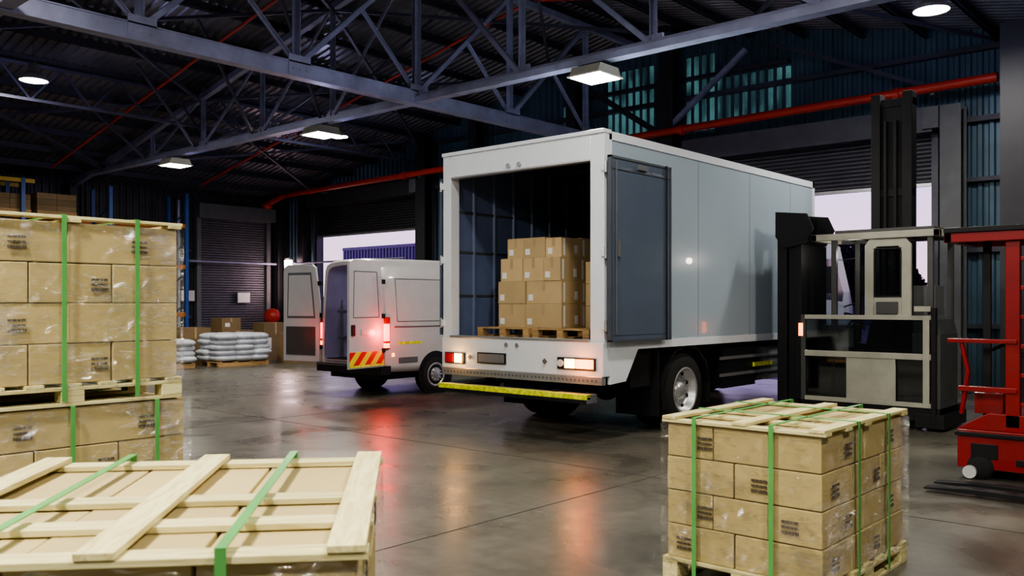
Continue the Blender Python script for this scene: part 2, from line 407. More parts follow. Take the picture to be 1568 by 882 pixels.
# sprinkler pipes
b=MB()
for Y in (.8,5.1,9.4,13.7):
    for xa,xb in ((-24.5,RIDGE-.1),(RIDGE+.1,1)):
        b.cyl((xa,Y,roofz(xa)-.36),(xb,Y,roofz(xb)-.36),.03,'red',8)
b.obj('sprinkler_pipes')
b=MB()
b.cyl((-25.4,17.22,5.3),(-3.9,17.22,5.62),.085,'red',14)
for i in range(5):
    x=-24.0+i*4.6; z=5.3+(x+25.4)*.0144; b.cyl((x-.05,17.22,z),(x+.05,17.22,z),.12,'red',14); b.box(x+.6,x+.66,17.2,17.45,z-.12,z-.08,'grey')
b.cyl((-25.4,17.22,5.3),(-26.0,16.9,5.0),.09,'red'); b.cyl((-26.0,16.9,5.0),(-26.0,16.9,4.6),.06,'red'); b.blob((-26.0,16.9,4.95),(.2,.2,.13),'red',1)
b.obj('fire_main_pipe')
b=MB()
for z in (6.3,5.0):
    b.box(-18.9,-10.5,YB-.2,YB-.05,z,z+.1,'purlin'); b.box(-4.9,XR,YB-.2,YB-.05,z,z+.1,'purlin')
b.box(-10.5,-4.9,YB-.2,YB-.05,6.3,6.4,'steeld'); b.box(-13.4,-8.0,YB-.2,YB-.05,6.75,6.83,'purlin')
for z in (1.2,2.6,3.9): b.box(-4.7,XR,YB-.2,YB-.05,z,z+.08,'purlin')
for y0 in (1.2,3.3): b.box(XL+.05,XL+.2,-8,14.3,y0,y0+.08,'purlin')
b.obj('wall_girts')
def column(x,y,w,d,h,mat='dark'):
    b=MB(); t=.03
    b.box(x-w/2,x+w/2,y-d/2,y-d/2+t,0,h,mat); b.box(x-w/2,x+w/2,y+d/2-t,y+d/2,0,h,mat); b.box(x-t/2,x+t/2,y-d/2+t,y+d/2-t,0,h,mat)
    b.box(x-w/2-.06,x+w/2+.06,y-d/2-.06,y+d/2+.06,0,.03,mat)
    for k in (-1,1): b.cyl((x+k*(w/2),y-d/2-.03,.03),(x+k*(w/2),y-d/2-.03,.06),.02,'alu',6)
    return b.obj('steel_column')
column(-24.85,17.6,.3,.35,5.2); column(-18.95,17.6,.4,.4,6.4); column(-10.75,17.6,.35,.35,8.0); column(-4.72,17.6,.36,.4,5.3,'grey'); column(-3.42,16.6,.5,.5,6.3)
column(-26.0,10.6,.35,.35,5.1); column(-26.0,3.9,.35,.35,5.1); column(-16.9,17.6,.3,.3,7.0,'dark'); column(-13.5,17.6,.3,.3,7.6,'dark')
column(-26.0,17.4,.3,.3,5.1)
def roller(d0,d1,zbot,mt='shut'):
    b=MB()
    b.box(d0-.05,d1+.05,YB-.55,YB-.06,4.85,5.32,mt)
    z=zbot
    while z<4.86:
        b.prism([(YB-.10,z),(YB-.14,z+.025),(YB-.14,z+.055),(YB-.10,z+.08)],d0+.05,d1-.05,mt); z+=.08
    b.box(d0+.05,d1-.05,YB-.15,YB-.07,zbot-.06,zbot,'alu')
    for x in (d0,d1): b.box(x-.06,x+.06,YB-.2,YB-.02,0,4.85,mt)
    b.box(d1-.1,d1+.18,YB-.62,YB-.4,4.9,5.3,'grey')
    return b
roller(*DOORS[0],3.92,'shutd').obj('door_1'); roller(*DOORS[1],3.95).obj('door_2')
b=MB(); z=0.02
while z<4.4:
    b.prism([(XL+.10,z),(XL+.14,z+.025),(XL+.14,z+.055),(XL+.10,z+.08)],14.6,17.0,'shut',axis='Y'); z+=.08
b.box(XL+.05,XL+.5,14.4,17.2,4.4,4.85,'grey'); b.box(XL+.05,XL+.25,14.45,14.6,0,4.4,'grey'); b.box(XL+.05,XL+.25,17.0,17.15,0,4.4,'grey')
b.obj('door_3')
b=MB(); b.box(-25.52,-25.40,17.30,17.42,1.7,3.2,'grey'); b.cyl((-25.3,17.28,1.78),(-25.3,17.28,3.12),.13,'tube',16); b.box(-25.46,-25.2,17.24,17.4,3.12,3.2,'grey'); b.box(-25.46,-25.2,17.24,17.4,1.7,1.78,'grey'); b.box(-25.5,-25.42,17.30,17.42,0,1.7,'grey'); b.obj('wall_tube_light')
b=MB(); b.lathe((-25.5,16.8,1.25),(.7,-.7,0),[(.0,.0),(.25,0),(.25,.03),(.17,.04),(.17,.14),(.25,.15),(.25,.18),(0,.18)],'red'); b.box(-26.0,-25.45,16.85,16.95,1.15,1.3,'red'); b.box(-25.95,-25.7,16.85,17.0,.0,.8,'red'); b.obj('fire_hose_reel')
for x,y,z in ((XL+.26,13.9,1.75),(XL+.24,15.9,1.7)):
    b=MB(); b.box(x,x+.02,y,y+.45,z,z+.32,'label'); b.box(x-.02,x,y-.02,y+.47,z-.02,z+.34,'grey'); b.obj('wall_sign')
b=MB(); b.cyl((-25.9,8,3.0),(-25.9,17.2,3.0),.04,'steel'); b.cyl((-25.2,17.3,3.0),(-19.5,17.3,3.0),.03,'steel')
b.cyl((-26.1,13.8,0.1),(-26.1,13.8,4.9),.05,'steel'); b.obj('wall_conduits')

# ------------------------------------------------------------------ lamps
def light(kind,name,loc,energy,col,size=.4,parent=None,spread=None):
    l=bpy.data.lights.new(name,kind); l.energy=energy; l.color=col
    if kind=='AREA':
        l.shape='DISK'; l.size=size
        if spread: l.spread=R(spread)
    else: l.shadow_soft_size=size
    o=bpy.data.objects.new(name,l); o.location=loc; bpy.context.collection.objects.link(o)
    if parent: o.parent=parent
    return o
WARM=(1,.92,.72); COOL=(.60,.62,1)
def square_lamp(x,y,z=5.0,e=200):
    E=empty('high_bay_floodlight',(x,y,z)); b=MB()
    b.prism([(-.29,.0),(.29,.0),(.22,.13),(-.22,.13)],-.26,.26,'cream'); b.box(-.3,.3,-.3,.3,-.02,.0,'cream')
    b.box(-.26,.26,-.26,.26,-.03,-.02,'lamp'); b.box(-.12,.12,-.08,.08,.13,.2,'grey'); b.box(-.02,.02,-.02,.02,.2,.24,'grey')
    b.obj('housing',E)
    light('AREA','glow',(0,0,-.06),e,WARM,.5,E); light('POINT','spill',(0,0,-.22),e*.2,COOL,.12,E)
for x,e in ((-20.2,130),(-14.4,180),(-7.74,190),(-1.0,140)): square_lamp(x,10.6,e=e)
def round_lamp(x,y,z,e=300,sp=.16):
    E=empty('high_bay_pendant_lamp',(x,y,z)); b=MB()
    b.lathe((0,0,0),(0,0,1),[(.25,0),(.255,.01),(.22,.09),(.14,.15),(.09,.18),(.09,.32),(.05,.34),(.05,.36),(0,.36)],'alu')
    b.lathe((0,0,0),(0,0,1),[(0,-.03),(.15,-.02),(.24,.012)],'lampw')
    b.cyl((0,0,.36),(0,0,max(.4,roofz(x)-.1-z)),.012,'grey',6); b.obj('reflector',E)
    light('AREA','glow',(0,0,-.07),e,(1,.95,.82),.45,E); light('POINT','spill',(0,0,-.25),e*sp,COOL,.12,E)
round_lamp(-18.0,6.6,5.9,140,.2); round_lamp(-17.8,13.6,5.8,140,.2); round_lamp(-4.0,13.8,5.95,150,.3)
round_lamp(-12,-.8,6.1,170); round_lamp(-4.0,6.4,6.0,160,.12); round_lamp(-4.2,-.6,5.9,480,.1); round_lamp(-8.6,3.0,6.2,230,.14); round_lamp(1.2,2.2,5.2,250,.05); round_lamp(-1.0,-2.4,5.5,370,.05)

# ------------------------------------------------------------------ pallets
def pallet_parts(b,W,L,z,h=.13):
    t=.02; n=5
    for i in range(n+2):
        y0=i*(L-.1)/(n+1); b.box(0,W,y0,y0+.1,z+h-t,z+h,'woodp')
    for i in range(3):
        x0=i*(W-.1)/2
        b.box(x0,x0+.1,0,L,z+h-2*t,z+h-t,'woody'); b.box(x0,x0+.1,0,L,z,z+t,'woody')
        for j in range(3):
            y0=j*(L-.13)/2; b.box(x0,x0+.1,y0,y0+.13,z+t,z+h-2*t,'woody')
def carton_stack(b,W,L,z0,nl,lh,inset=.02,px=((.46,.54),(.32,.36,.32)),py=((.48,.52),(.32,.36,.32)),mat='carton'):
    for k in range(nl):
        fx=px[k%2]; fy=py[(k+1)%2]; x=inset
        for i,a in enumerate(fx):
            w=(W-2*inset)*a; y=inset
            for j,c in enumerate(fy):
                l=(L-2*inset)*c; g=.004; jx=random.uniform(-.005,.005); jz=random.uniform(-.002,.002)
                b.box(x+g+jx,x+w-g+jx,y+g,y+l-g,z0+k*lh+.001,z0+(k+1)*lh-.004+jz,mat)
                y+=l
            x+=w
    b.box(inset+.03,W-inset-.03,inset+.03,L-inset-.03,z0+.01,z0+nl*lh-.02,'gap')
def wrap_shell(W,L,z0,z1,name,parent):
    b=MB(); n=30; m=18; o=.004
    per=[]
    def side(p,q):
        for i in range(n): t=i/n; per.append((p[0]+(q[0]-p[0])*t,p[1]+(q[1]-p[1])*t))
    side((-o,-o),(W+o,-o)); side((W+o,-o),(W+o,L+o)); side((W+o,L+o),(-o,L+o)); side((-o,L+o),(-o,-o))
    secs=[]
    for k in range(m+1):
        z=z0+(z1-z0)*k/m
        secs.append([(x+(x-W/2)/W*random.uniform(0,.014),y+(y-L/2)/L*random.uniform(0,.014),z+random.uniform(-.01,.01)) for x,y in per])
    b.loft(secs,'wrap',True)
    return b.obj(name,parent)
def labels(b,W,L,z0,nl,lh,faces):
    def rows(put,c,zc):
        for r,(h,pat) in enumerate(((.014,(.018,.02,.012,.022)),(.012,(.02,.014,.02,.016)),(.020,(.006,.004,.008,.005,.006,.01,.004,.008,.006)))):
            u=c-.05; z=zc+.032-r*.029
            for p in pat:
                put(u,u+p*1.15,z-h/2,z+h/2); u+=p*1.15+.004
    for k in range(nl):
        zc=z0+k*lh+lh*.45
        for f in faces:
            for t in ((.28,.80) if k%2 else (.14,.62)):
                if random.random()<.25: continue
                if f=='-Y': rows(lambda a,c,d,e: b.box(a,c,.0125,.016,d,e,'print'),W*t,zc)
                if f=='+X': rows(lambda a,c,d,e: b.box(W-.016,W-.0125,a,c,d,e,'print'),L*t,zc)
def strap_loop(b,axis,t,W,L,z0,z1,wd=.013):
    o=.010; e=.004
    if axis=='Y':
        b.box(t-wd,t+wd,-o-e,-o,z0,z1,'strap'); b.box(t-wd,t+wd,L+o,L+o+e,z0,z1,'strap'); b.box(t-wd,t+wd,-o-e,L+o+e,z1,z1+e,'strap')
    else:
        b.box(-o-e,-o,t-wd,t+wd,z0,z1,'strap'); b.box(W+o,W+o+e,t-wd,t+wd,z0,z1,'strap'); b.box(-o-e,W+o+e,t-wd,t+wd,z1,z1+e,'strap')

def wrapped_pallet(loc,rz,W,L,nl,lh,frame='full',sx=(.22,.68),sy=(.25,.62),z=0.0,E=None):
    E=E or empty('wrapped_carton_pallet',loc,rz)
    b=MB(); pallet_parts(b,W,L,z); b.obj('pallet',E,bevel=.003)
    z0=z+.13; z1=z0+nl*lh
    b=MB(); carton_stack(b,W,L,z0,nl,lh); b.obj('cartons',E,bevel=.005)
    b=MB(); labels(b,W,L,z0,nl,lh,('-Y','+X')); b.obj('carton_printing',E)
    b=MB(); zt=z1
    if frame:
        for x in (0,W/2-.045,W-.09): b.box(x,x+.09,-.005,L+.005,z1+.019,z1+.037,'woody')
        for y in ((0,.30,.60,L-.09) if frame=='full' else (0,L/2-.04,L-.09)): b.box(-.005,W+.005,y,y+.085,z1,z1+.018,'woodp')
        b.obj('top_frame',E,bevel=.002); zt=z1+.037
    wrap_shell(W,L,z0-.03,z1-.005,'stretch_wrap',E)
    b=MB()
    for t in sx: strap_loop(b,'Y',W*t,W,L,z+.03,zt+.001)
    for t in sy: strap_loop(b,'X',L*t,W,L,z+.03,zt+.001)
    b.obj('straps',E)
    return E,zt
wrapped_pallet((-2.87,4.62,0),0,1.0,1.33,4,.2025,'full',sx=(.22,.70),sy=(.35,.72))
ang=R(48.3); ex=Vector((math.cos(ang),math.sin(ang),0)); near=Vector((-1.61,1.31,0))
org=near-ex*1.2
wrapped_pallet(tuple(org),ang,1.2,1.3,4,.232,'full',sx=(.25,.73),sy=())
E,zt=wrapped_pallet((-6.30,1.50,0),0,1.03,1.36,4,.232,None,sx=(),sy=(.47,.84))
E2,_=wrapped_pallet((-6.30,1.48,1.062),0,1.03,1.33,4,.232,'low',sx=(),sy=(.46,.78))
# ------------------------------------------------------------------ wheels
def wheel(b,c,side,r=.5,w=.28,rim=.29,dual=False):
    d=(side,0,0); c=Vector(c)
    def tyre(off):
        b.lathe(c+Vector(d)*off,d,[(rim,-w/2),(r*.86,-w/2),(r*.97,-w/2+.03),(r,-w/2+.06),(r,-.09),(r-.014,-.08),(r-.014,-.07),(r,-.06),(r,.06),(r-.014,.07),(r-.014,.08),(r,.09),(r,w/2-.06),(r*.97,w/2-.03),(r*.86,w/2),(rim,w/2)],'rubber',36)
    tyre(0)
    if dual: tyre(-w-.05)
    b.lathe(c,d,[(rim+.01,w/2-.0),(rim-.005,w/2+.01),(rim-.03,w/2-.01),(rim-.04,.04 if dual else .08),(rim*.62,.0 if dual else .10),(rim*.45,.02 if dual else .115),(rim*.42,.06 if dual else .12),(rim*.2,.10 if dual else .13),(0,.10 if dual else .13)],'alu',36)
    for i in range(10):
        t=2*math.pi*i/10; p=c+Vector((side*(.04 if dual else .125),math.cos(t)*rim*.52,math.sin(t)*rim*.52)); b.cyl(p-Vector(d)*.03,p+Vector(d)*.02,.016,'alu',6)
    for i in range(8):
        t=2*math.pi*(i+.5)/8; p=c+Vector((side*(.025 if dual else .096),math.cos(t)*rim*.76,math.sin(t)*rim*.76)); b.cyl(p,p+Vector(d)*.012,.026,'black',10)

# ------------------------------------------------------------------ box truck
T=empty('box_truck',(0,0,0))
x0,x1,y0,y1,zf,zt=-8.69,-6.03,8.42,14.42,1.20,3.68
b=MB()
b.box(x1-.05,x1,y0+.15,y1,zf-.02,zt-.06,'panel'); b.box(x0,x0+.05,y0+.15,y1,zf-.02,zt-.06,'panel')
b.box(x0+.05,x1-.05,y1-.05,y1,zf,zt-.06,'panel'); b.box(x0+.02,x1-.02,y0+.12,y1,zt-.06,zt-.01,'panel')
b.box(x1-.02,x1+.012,y0+.1,y1+.01,zt-.10,zt,'white'); b.box(x0-.012,x0+.02,y0+.1,y1+.01,zt-.10,zt,'white')
b.box(x1-.02,x1+.014,y0+.1,y1+.01,zf-.10,zf+.0,'white'); b.box(x0-.014,x0+.02,y0+.1,y1+.01,zf-.1,zf,'white')
b.box(x1-.03,x1+.012,y1-.07,y1+.012,zf-.1,zt,'white'); b.box(x0,x1,y1-.02,y1+.012,zt-.1,zt,'white')
for yy in (10.6,12.1,13.5): b.box(x1,x1+.002,yy,yy+.007,zf,zt-.1,'grey')
b.obj('cargo_box',T,bevel=.008)
b=MB()
b.box(x0+.05,x0+.06,y0+.16,y1-.05,zf+.02,zt-.07,'inner'); b.box(x1-.06,x1-.05,y0+.16,y1-.05,zf+.02,zt-.07,'inner'); b.box(x0+.06,x1-.06,y1-.065,y1-.05,zf,zt-.07,'inner')
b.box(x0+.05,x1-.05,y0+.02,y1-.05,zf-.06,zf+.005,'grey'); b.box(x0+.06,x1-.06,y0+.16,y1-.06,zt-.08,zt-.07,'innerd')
yy=y0+.5
while yy<y1-.2:
    b.prism([(x0+.06,yy),(x0+.085,yy+.015),(x0+.085,yy+.045),(x0+.06,yy+.06)],zf+.01,zt-.09,'inner',axis='Z')
    b.prism([(x1-.06,yy),(x1-.085,yy+.015),(x1-.085,yy+.045),(x1-.06,yy+.06)],zf+.01,zt-.09,'inner',axis='Z'); yy+=.42
xx=x0+.3
while xx<x1-.2:
    b.prism([(xx,y1-.065),(xx+.015,y1-.09),(xx+.045,y1-.09),(xx+.06,y1-.065)],zf+.01,zt-.09,'inner',axis='Z'); xx+=.4
for z in (1.75,2.35,2.9): b.box(x0+.06,x0+.072,y0+.2,y1-.1,z,z+.03,'mgrey'); b.box(x0+.1,x1-.1,y1-.1,y1-.088,z,z+.03,'mgrey')
for i in range(8): b.box(x0+.06,x1-.06,y0+.5+i*.7,y0+.54+i*.7,zt-.12,zt-.08,'mgrey')
b.obj('cargo_interior',T)
b=MB()
b.box(x1-.19,x1+.012,y0,y0+.16,zf,zt-.0,'white'); b.box(x0-.012,x0+.14,y0,y0+.16,zf,zt,'white')
b.box(x0+.14,x1-.19,y0,y0+.16,zt-.33,zt,'white'); b.box(x0-.02,x1+.02,y0-.02,y0+.14,zt-.035,zt+.015,'white')
b.box(x0+.14,x1-.19,y0-.004,y0+.05,zt-.345,zt-.32,'alu')
b.box(x0-.012,x1+.012,y0-.02,y0+.12,.80,zf,'white'); b.box(x0+.14,x1-.19,y0-.03,y0+.1,zf,zf+.03,'alu')
b.box(x0,x1,y0-.035,y0+.05,.70,.80,'alu')
for i in range(42): 
    xx=x0+.06+i*.0615; b.cyl((xx,y0-.040,.75),(xx,y0-.03,.75),.017,'grey',8)
b.prism([(y0+.12,.80),(y0+.12,zf-.05),(y0+.75,zf-.05),(y0+.45,.72),(y0+.12,.70)],x1-.03,x1+.012,'white')
b.prism([(y0+.12,.80),(y0+.12,zf-.05),(y0+.75,zf-.05),(y0+.45,.72),(y0+.12,.70)],x0-.012,x0+.03,'white')
for z in (1.35,2.2,3.2):
    b.box(x1-.02,x1+.05,y0-.02,y0+.06,z,z+.09,'white'); b.cyl((x1+.04,y0-.01,z-.02),(x1+.04,y0-.01,z+.11),.018,'alu',10)
    b.box(x0-.05,x0+.02,y0-.02,y0+.06,z,z+.09,'white'); b.cyl((x0-.04,y0-.01,z-.02),(x0-.04,y0-.01,z+.11),.018,'alu',10)
for xx in (-7.50,-7.32):
    b.cyl((xx,y0-.0,zt-.27),(xx,y0-.03,zt-.27),.03,'alu',12); b.cyl((xx-.02,y0-.02,1.13),(xx-.02,y0-.04,1.13),.028,'alu',12)
b.obj('rear_frame',T,bevel=.006)
b=MB(); dx=x1+.06
b.box(dx,dx+.035,y0+.02,y0+1.30,zf+.03,zt-.32,'doorin'); b.box(dx+.035,dx+.04,y0+.06,y0+1.26,zf+.08,zt-.42,'doorin')
for (a,c,d,e) in ((y0+.0,y0+.03,zf+.01,zt-.30),(y0+1.30,y0+1.33,zf+.01,zt-.30)): b.box(dx-.005,dx+.045,a,c,d,e,'doorfr')
b.box(dx-.005,dx+.045,y0,y0+1.33,zt-.33,zt-.30,'doorfr'); b.box(dx-.005,dx+.045,y0,y0+1.33,zf+.0,zf+.03,'doorfr')
b.box(dx+.04,dx+.048,y0+.05,y0+1.28,zt-.46,zt-.44,'doorfr')
b.cyl((dx+.055,y0+.1,zf+.1),(dx+.055,y0+.1,zt-.36),.010,'grey',8)
b.cyl((dx+.055,y0+1.2,zf+.0),(dx+.055,y0+1.2,zt-.30),.012,'black',8)
b.box(dx+.03,dx+.07,y0+.55,y0+.75,zt-.42,zt-.36,'grey'); b.box(dx+.03,dx+.07,y0+.12,y0+.17,zf+1.0,zf+1.2,'grey')
b.box(x0-.1,x0-.06,y0+.02,y0+1.30,zf+.03,zt-.32,'doorin')
b.obj('folded_doors',T,bevel=.004)
b=MB(); yl=y0-.045
b.box(-6.68,-6.12,yl,y0-.01,.87,1.01,'black')
b.cyl((-6.63,yl-.01,.94),(-6.63,yl,.94),.045,'lens',14)
b.box(-6.56,-6.42,yl-.012,yl,.885,.995,'twh'); b.box(-6.41,-6.28,yl-.012,yl,.885,.995,'tor'); b.box(-6.27,-6.14,yl-.012,yl,.885,.995,'tor')
b.box(-8.62,-8.26,yl,y0-.01,.86,1.0,'black'); b.box(-8.61,-8.46,yl-.012,yl,.87,.99,'reddull'); b.box(-8.43,-8.30,yl-.012,yl,.87,.99,'twh')
b.box(-8.02,-7.53,yl,y0-.01,.88,1.02,'black'); b.box(-8.0,-7.55,yl-.005,yl,.895,1.005,'plate')
for xx in (-8.12,-6.85): b.obb((xx-.03,yl,.95),(.05,.012,.05),Matrix.Rotation(R(45),3,'Y'),'grey')
b.obj('rear_lights',T)
light('POINT','tail_glow',(-6.3,y0-.16,.94),6,(1,.25,.05),.06,T); light('POINT','tail_glow_left',(-8.36,y0-.16,.93),4,(1,.45,.12),.05,T)
b=MB()
b.box(x0+.16,x1-.06,y0-.24,y0-.04,.50,.58,'grey'); b.box(x0+.16,x1-.06,y0-.25,y0-.04,.58,.60,'grey')
b.box(x0+.16,x1-.06,y0-.255,y0-.17,.545,.605,'yellow'); b.box(x0+.16,x1-.06,y0-.26,y0-.245,.50,.545,'black')
for xx in (x0+.5,x1-.7): b.box(xx,xx+.08,y0-.1,y0+.5,.5,.62,'black'); b.box(xx,xx+.08,y0+.3,y0+.42,.55,.95,'black')
b.obj('step_bumper',T,bevel=.004)
b=MB()
for xx in (-7.85,-6.95): b.box(xx,xx+.09,y0+.2,16.2,.72,.98,'black')
for i in range(7): b.box(x0+.1,x1-.1,y0+.4+i*.85,y0+.48+i*.85,.98,zf-.05,'black')
b.box(x0+.1,x1-.08,y0+.15,y1,zf-.12,zf-.05,'black')
b.cyl((-8.3,10.35,.5),(-6.4,10.35,.5),.09,'black'); b.blob((-7.36,10.35,.5),(.22,.22,.22),'black',1)
b.cyl((-8.3,15.3,.5),(-6.4,15.3,.5),.06,'black')
for xa,xb in ((x1-.66,x1-.02),(x0+.02,x0+.66)):
    pr=[]; 
    for i in range(9):
        t=R(200-i*27.5); pr.append((10.35+.64*math.cos(t),.5+.62*math.sin(t)))
    pi=[(10.35+(p[0]-10.35)*.95,.5+(p[1]-.5)*.95) for p in pr]
    b.prism(pr+pi[::-1],xa,xb,'black')
    b.box(xa,xb,9.62,9.66,.22,1.05,'black')
b.box(x1-.75,x1-.08,9.1,9.55,.62,1.1,'black'); 
b.box(x1-.55,x1-.06,11.4,12.4,.45,1.02,'black'); b.box(x1-.5,x1-.05,12.7,13.9,.5,1.0,'grey'); b.cyl((x1-.3,12.75,.72),(x1-.3,13.85,.72),.26,'grey',20)
b.box(x1-.06,x1-.03,11.3,14.1,.62,.66,'alu'); b.box(x1-.06,x1-.03,11.3,14.1,.86,.9,'alu'); b.box(x1-.05,x1-.02,12.3,12.9,.72,.78,'yellow'); b.box(x1-.05,x1-.02,13.4,13.7,.72,.78,'yellow')
b.box(x0+.06,x0+.5,11.6,13.6,.5,1.0,'black')
b.obj('chassis',T)
b=MB()
wheel(b,(x1-.18,10.35,.5),1,.5,.27,.30,True); wheel(b,(x0+.18,10.35,.5),-1,.5,.27,.30,True)
wheel(b,(x1-.22,15.3,.5),1,.5,.27,.30); wheel(b,(x0+.22,15.3,.5),-1,.5,.27,.30)
b.obj('wheels',T)
b=MB()
b.prism([(14.62,.75),(14.62,2.62),(14.72,2.72),(15.75,2.75),(16.0,2.68),(16.5,1.85),(16.62,1.6),(16.66,.55),(15.95,.5),(15.85,.95),(15.6,1.12),(15.0,1.12),(14.78,.9),(14.75,.75)],-8.5,-6.2,'panel')
for xx,s in ((-6.2,1),(-8.5,-1)):
    b.prism([(15.0,1.75),(15.0,2.45),(15.72,2.45),(16.15,1.85),(16.1,1.7)],xx if s>0 else xx-.008,xx+.008 if s>0 else xx,'darkglass')
    b.box(xx-.004,xx+.004,14.92,14.93,.95,2.6,'grey'); b.box(xx-.012,xx+.012,15.05,15.2,1.5,1.54,'black')
    b.cyl((xx,16.15,2.45),(xx+s*.28,16.3,2.5),.015,'black',8); b.cyl((xx,16.2,1.6),(xx+s*.28,16.3,1.7),.015,'black',8)
    b.box(min(xx+s*.18,xx+s*.38),max(xx+s*.18,xx+s*.38),16.22,16.32,1.85,2.35,'black')
b.quad([(-8.4,16.04,2.62),(-6.3,16.04,2.62),(-6.3,16.52,1.84),(-8.4,16.52,1.84)],'darkglass'); b.box(-8.45,-6.25,16.6,16.72,.45,.8,'black')
b.box(-8.4,-6.3,14.45,14.6,1.0,2.2,'black')
b.obj('cab',T,bevel=.03)

C=empty('cartons_on_pallet')
for k,(pa,pw) in enumerate(((-8.42,.92),(-7.44,.92))):
    b=MB(); L=1.0
    for i in range(6): b.box(pa,pa+pw,8.80+i*.18,8.88+i*.18,zf+.115,zf+.135,'woodi')
    for xx in (pa,pa+.41,pa+.82):
        b.box(xx,xx+.1,8.8,9.78,zf+.006,zf+.03,'woodi')
        for y in (8.8,9.24,9.68): b.box(xx,xx+.1,y,y+.1,zf+.03,zf+.115,'woodi')
    b.obj('pallet_%d'%(k+1),C,bevel=.003)
b=MB(); z=zf+.137; yfr=8.95
rows=[[(-8.20,-7.72),(-7.71,-7.10)],[(-8.20,-7.72),(-7.71,-7.12)],[(-8.17,-7.78),(-7.77,-7.42),(-7.41,-7.13)],[(-8.07,-7.78),(-7.77,-7.40),(-7.40,-7.14)]]
hs=[.32,.30,.31,.27]
for r,(row,h) in enumerate(zip(rows,hs)):
    for i,(a,c) in enumerate(row):
        y=yfr+random.uniform(0,.05)+(.02*r)
        for j in range(3 if r<3 else 2):
            l=.42; top=h-.002-(random.uniform(0,.03) if r==3 else 0)
            b.box(a,c,y,y+l-.006,z,z+top,'cartonc')
            b.box((a+c)/2-.025,(a+c)/2+.025,y-.001,y+.02,z+top*.55,z+top+.001,'tape')
            if j==0: b.box(a+.03,a+.11,y-.003,y,z+.04,z+.12,'label')
            if i==len(row)-1:
                b.box(c,c+.003,y+.28,y+.35,z+.05,z+.16,'label'); b.box(c,c+.002,y+.04,y+.08,z+.02,z+h-.03,'label')
            y+=l
    z+=h
for r in range(3):
    for j in range(2): b.box(-6.98,-6.62,9.35+j*.42,9.76+j*.42,zf+.137+r*.29,zf+.137+r*.29+.285,'cartonc'); b.box(-6.9,-6.8,9.345,9.35,zf+.2+r*.29,zf+.3+r*.29,'label')
b.obj('cartons',C,bevel=.005)

# ------------------------------------------------------------------ van
V=empty('delivery_van')
vx0,vx1,vy=-13.80,-11.93,10.15; vc=(vx0+vx1)/2
def vsec(y,hw,zb,zt,r=.16,tw=.10,ins=0):
    hw-=ins; zt-=ins; zb+=ins
    half=[(hw-.03,zb),(hw,zb+.12),(hw+.005,1.0 if zt>1.2 else zb+.3),(hw-tw*.35,zt*.68 if zt>1.2 else zt-.25),(hw-tw,zt-r),(hw-tw-.05,zt-r*.35),(hw-tw-r,zt-.01),(hw*.35,zt+.015)]
    return [(vc+x,y,z) for x,z in half]+[(vc-x,y,z) for x,z in half[::-1]]
b=MB()
secs=[vsec(vy,.90,.50,2.42),vsec(vy+.1,.93,.45,2.46),vsec(vy+1.5,.935,.42,2.48),vsec(vy+3.3,.935,.42,2.48),vsec(vy+3.9,.92,.42,2.42),vsec(vy+4.7,.90,.42,1.45,.1,.12),vsec(vy+5.3,.86,.42,1.25,.1,.14),vsec(vy+5.6,.74,.45,1.0,.1,.14)]
b.loft(secs,'vanw'); b.quad(secs[-1][::-1],'vanw')
inner=[vsec(vy,.90,.50,2.42,ins=.07),vsec(vy+2.9,.90,.50,2.42,ins=.07)]
b.loft([s[::-1] for s in inner],'vanin'); b.quad(inner[-1],'vanin')
b.loft([secs[0],inner[0]],'vanw',False)
b.obj('body',V,recalc=False)
b=MB()
b.box(vx0+.1,vx1-.1,vy+.05,vy+2.9,.60,.64,'black')
for i in range(5):
    y=vy+.35+i*.55
    for s in (-1,1): b.box(vc+s*.80-.02,vc+s*.80+.02,y,y+.05,.64,2.2,'grey')
for z in (1.0,1.5,2.0): b.box(vc-.80,vc-.77,vy+.3,vy+2.8,z,z+.04,'grey')
for xx in (-.5,-.1,.3): b.box(vc+xx,vc+xx+.04,vy+2.84,vy+2.88,.64,2.2,'grey')
b.box(vc-.84,vc+.84,vy+.04,vy+.07,.58,.62,'alu')
b.box(vx0-.0,vx1+.0,vy-.10,vy+.12,.40,.56,'black'); b.box(vx0+.05,vx1-.05,vy-.12,vy+.1,.52,.55,'mgrey')
b.box(vc-.7,vc+.7,vy+.05,vy+.9,.30,.42,'black')
b.box(vc-.8,vc+.8,vy+.2,vy+5.2,.34,.46,'black')
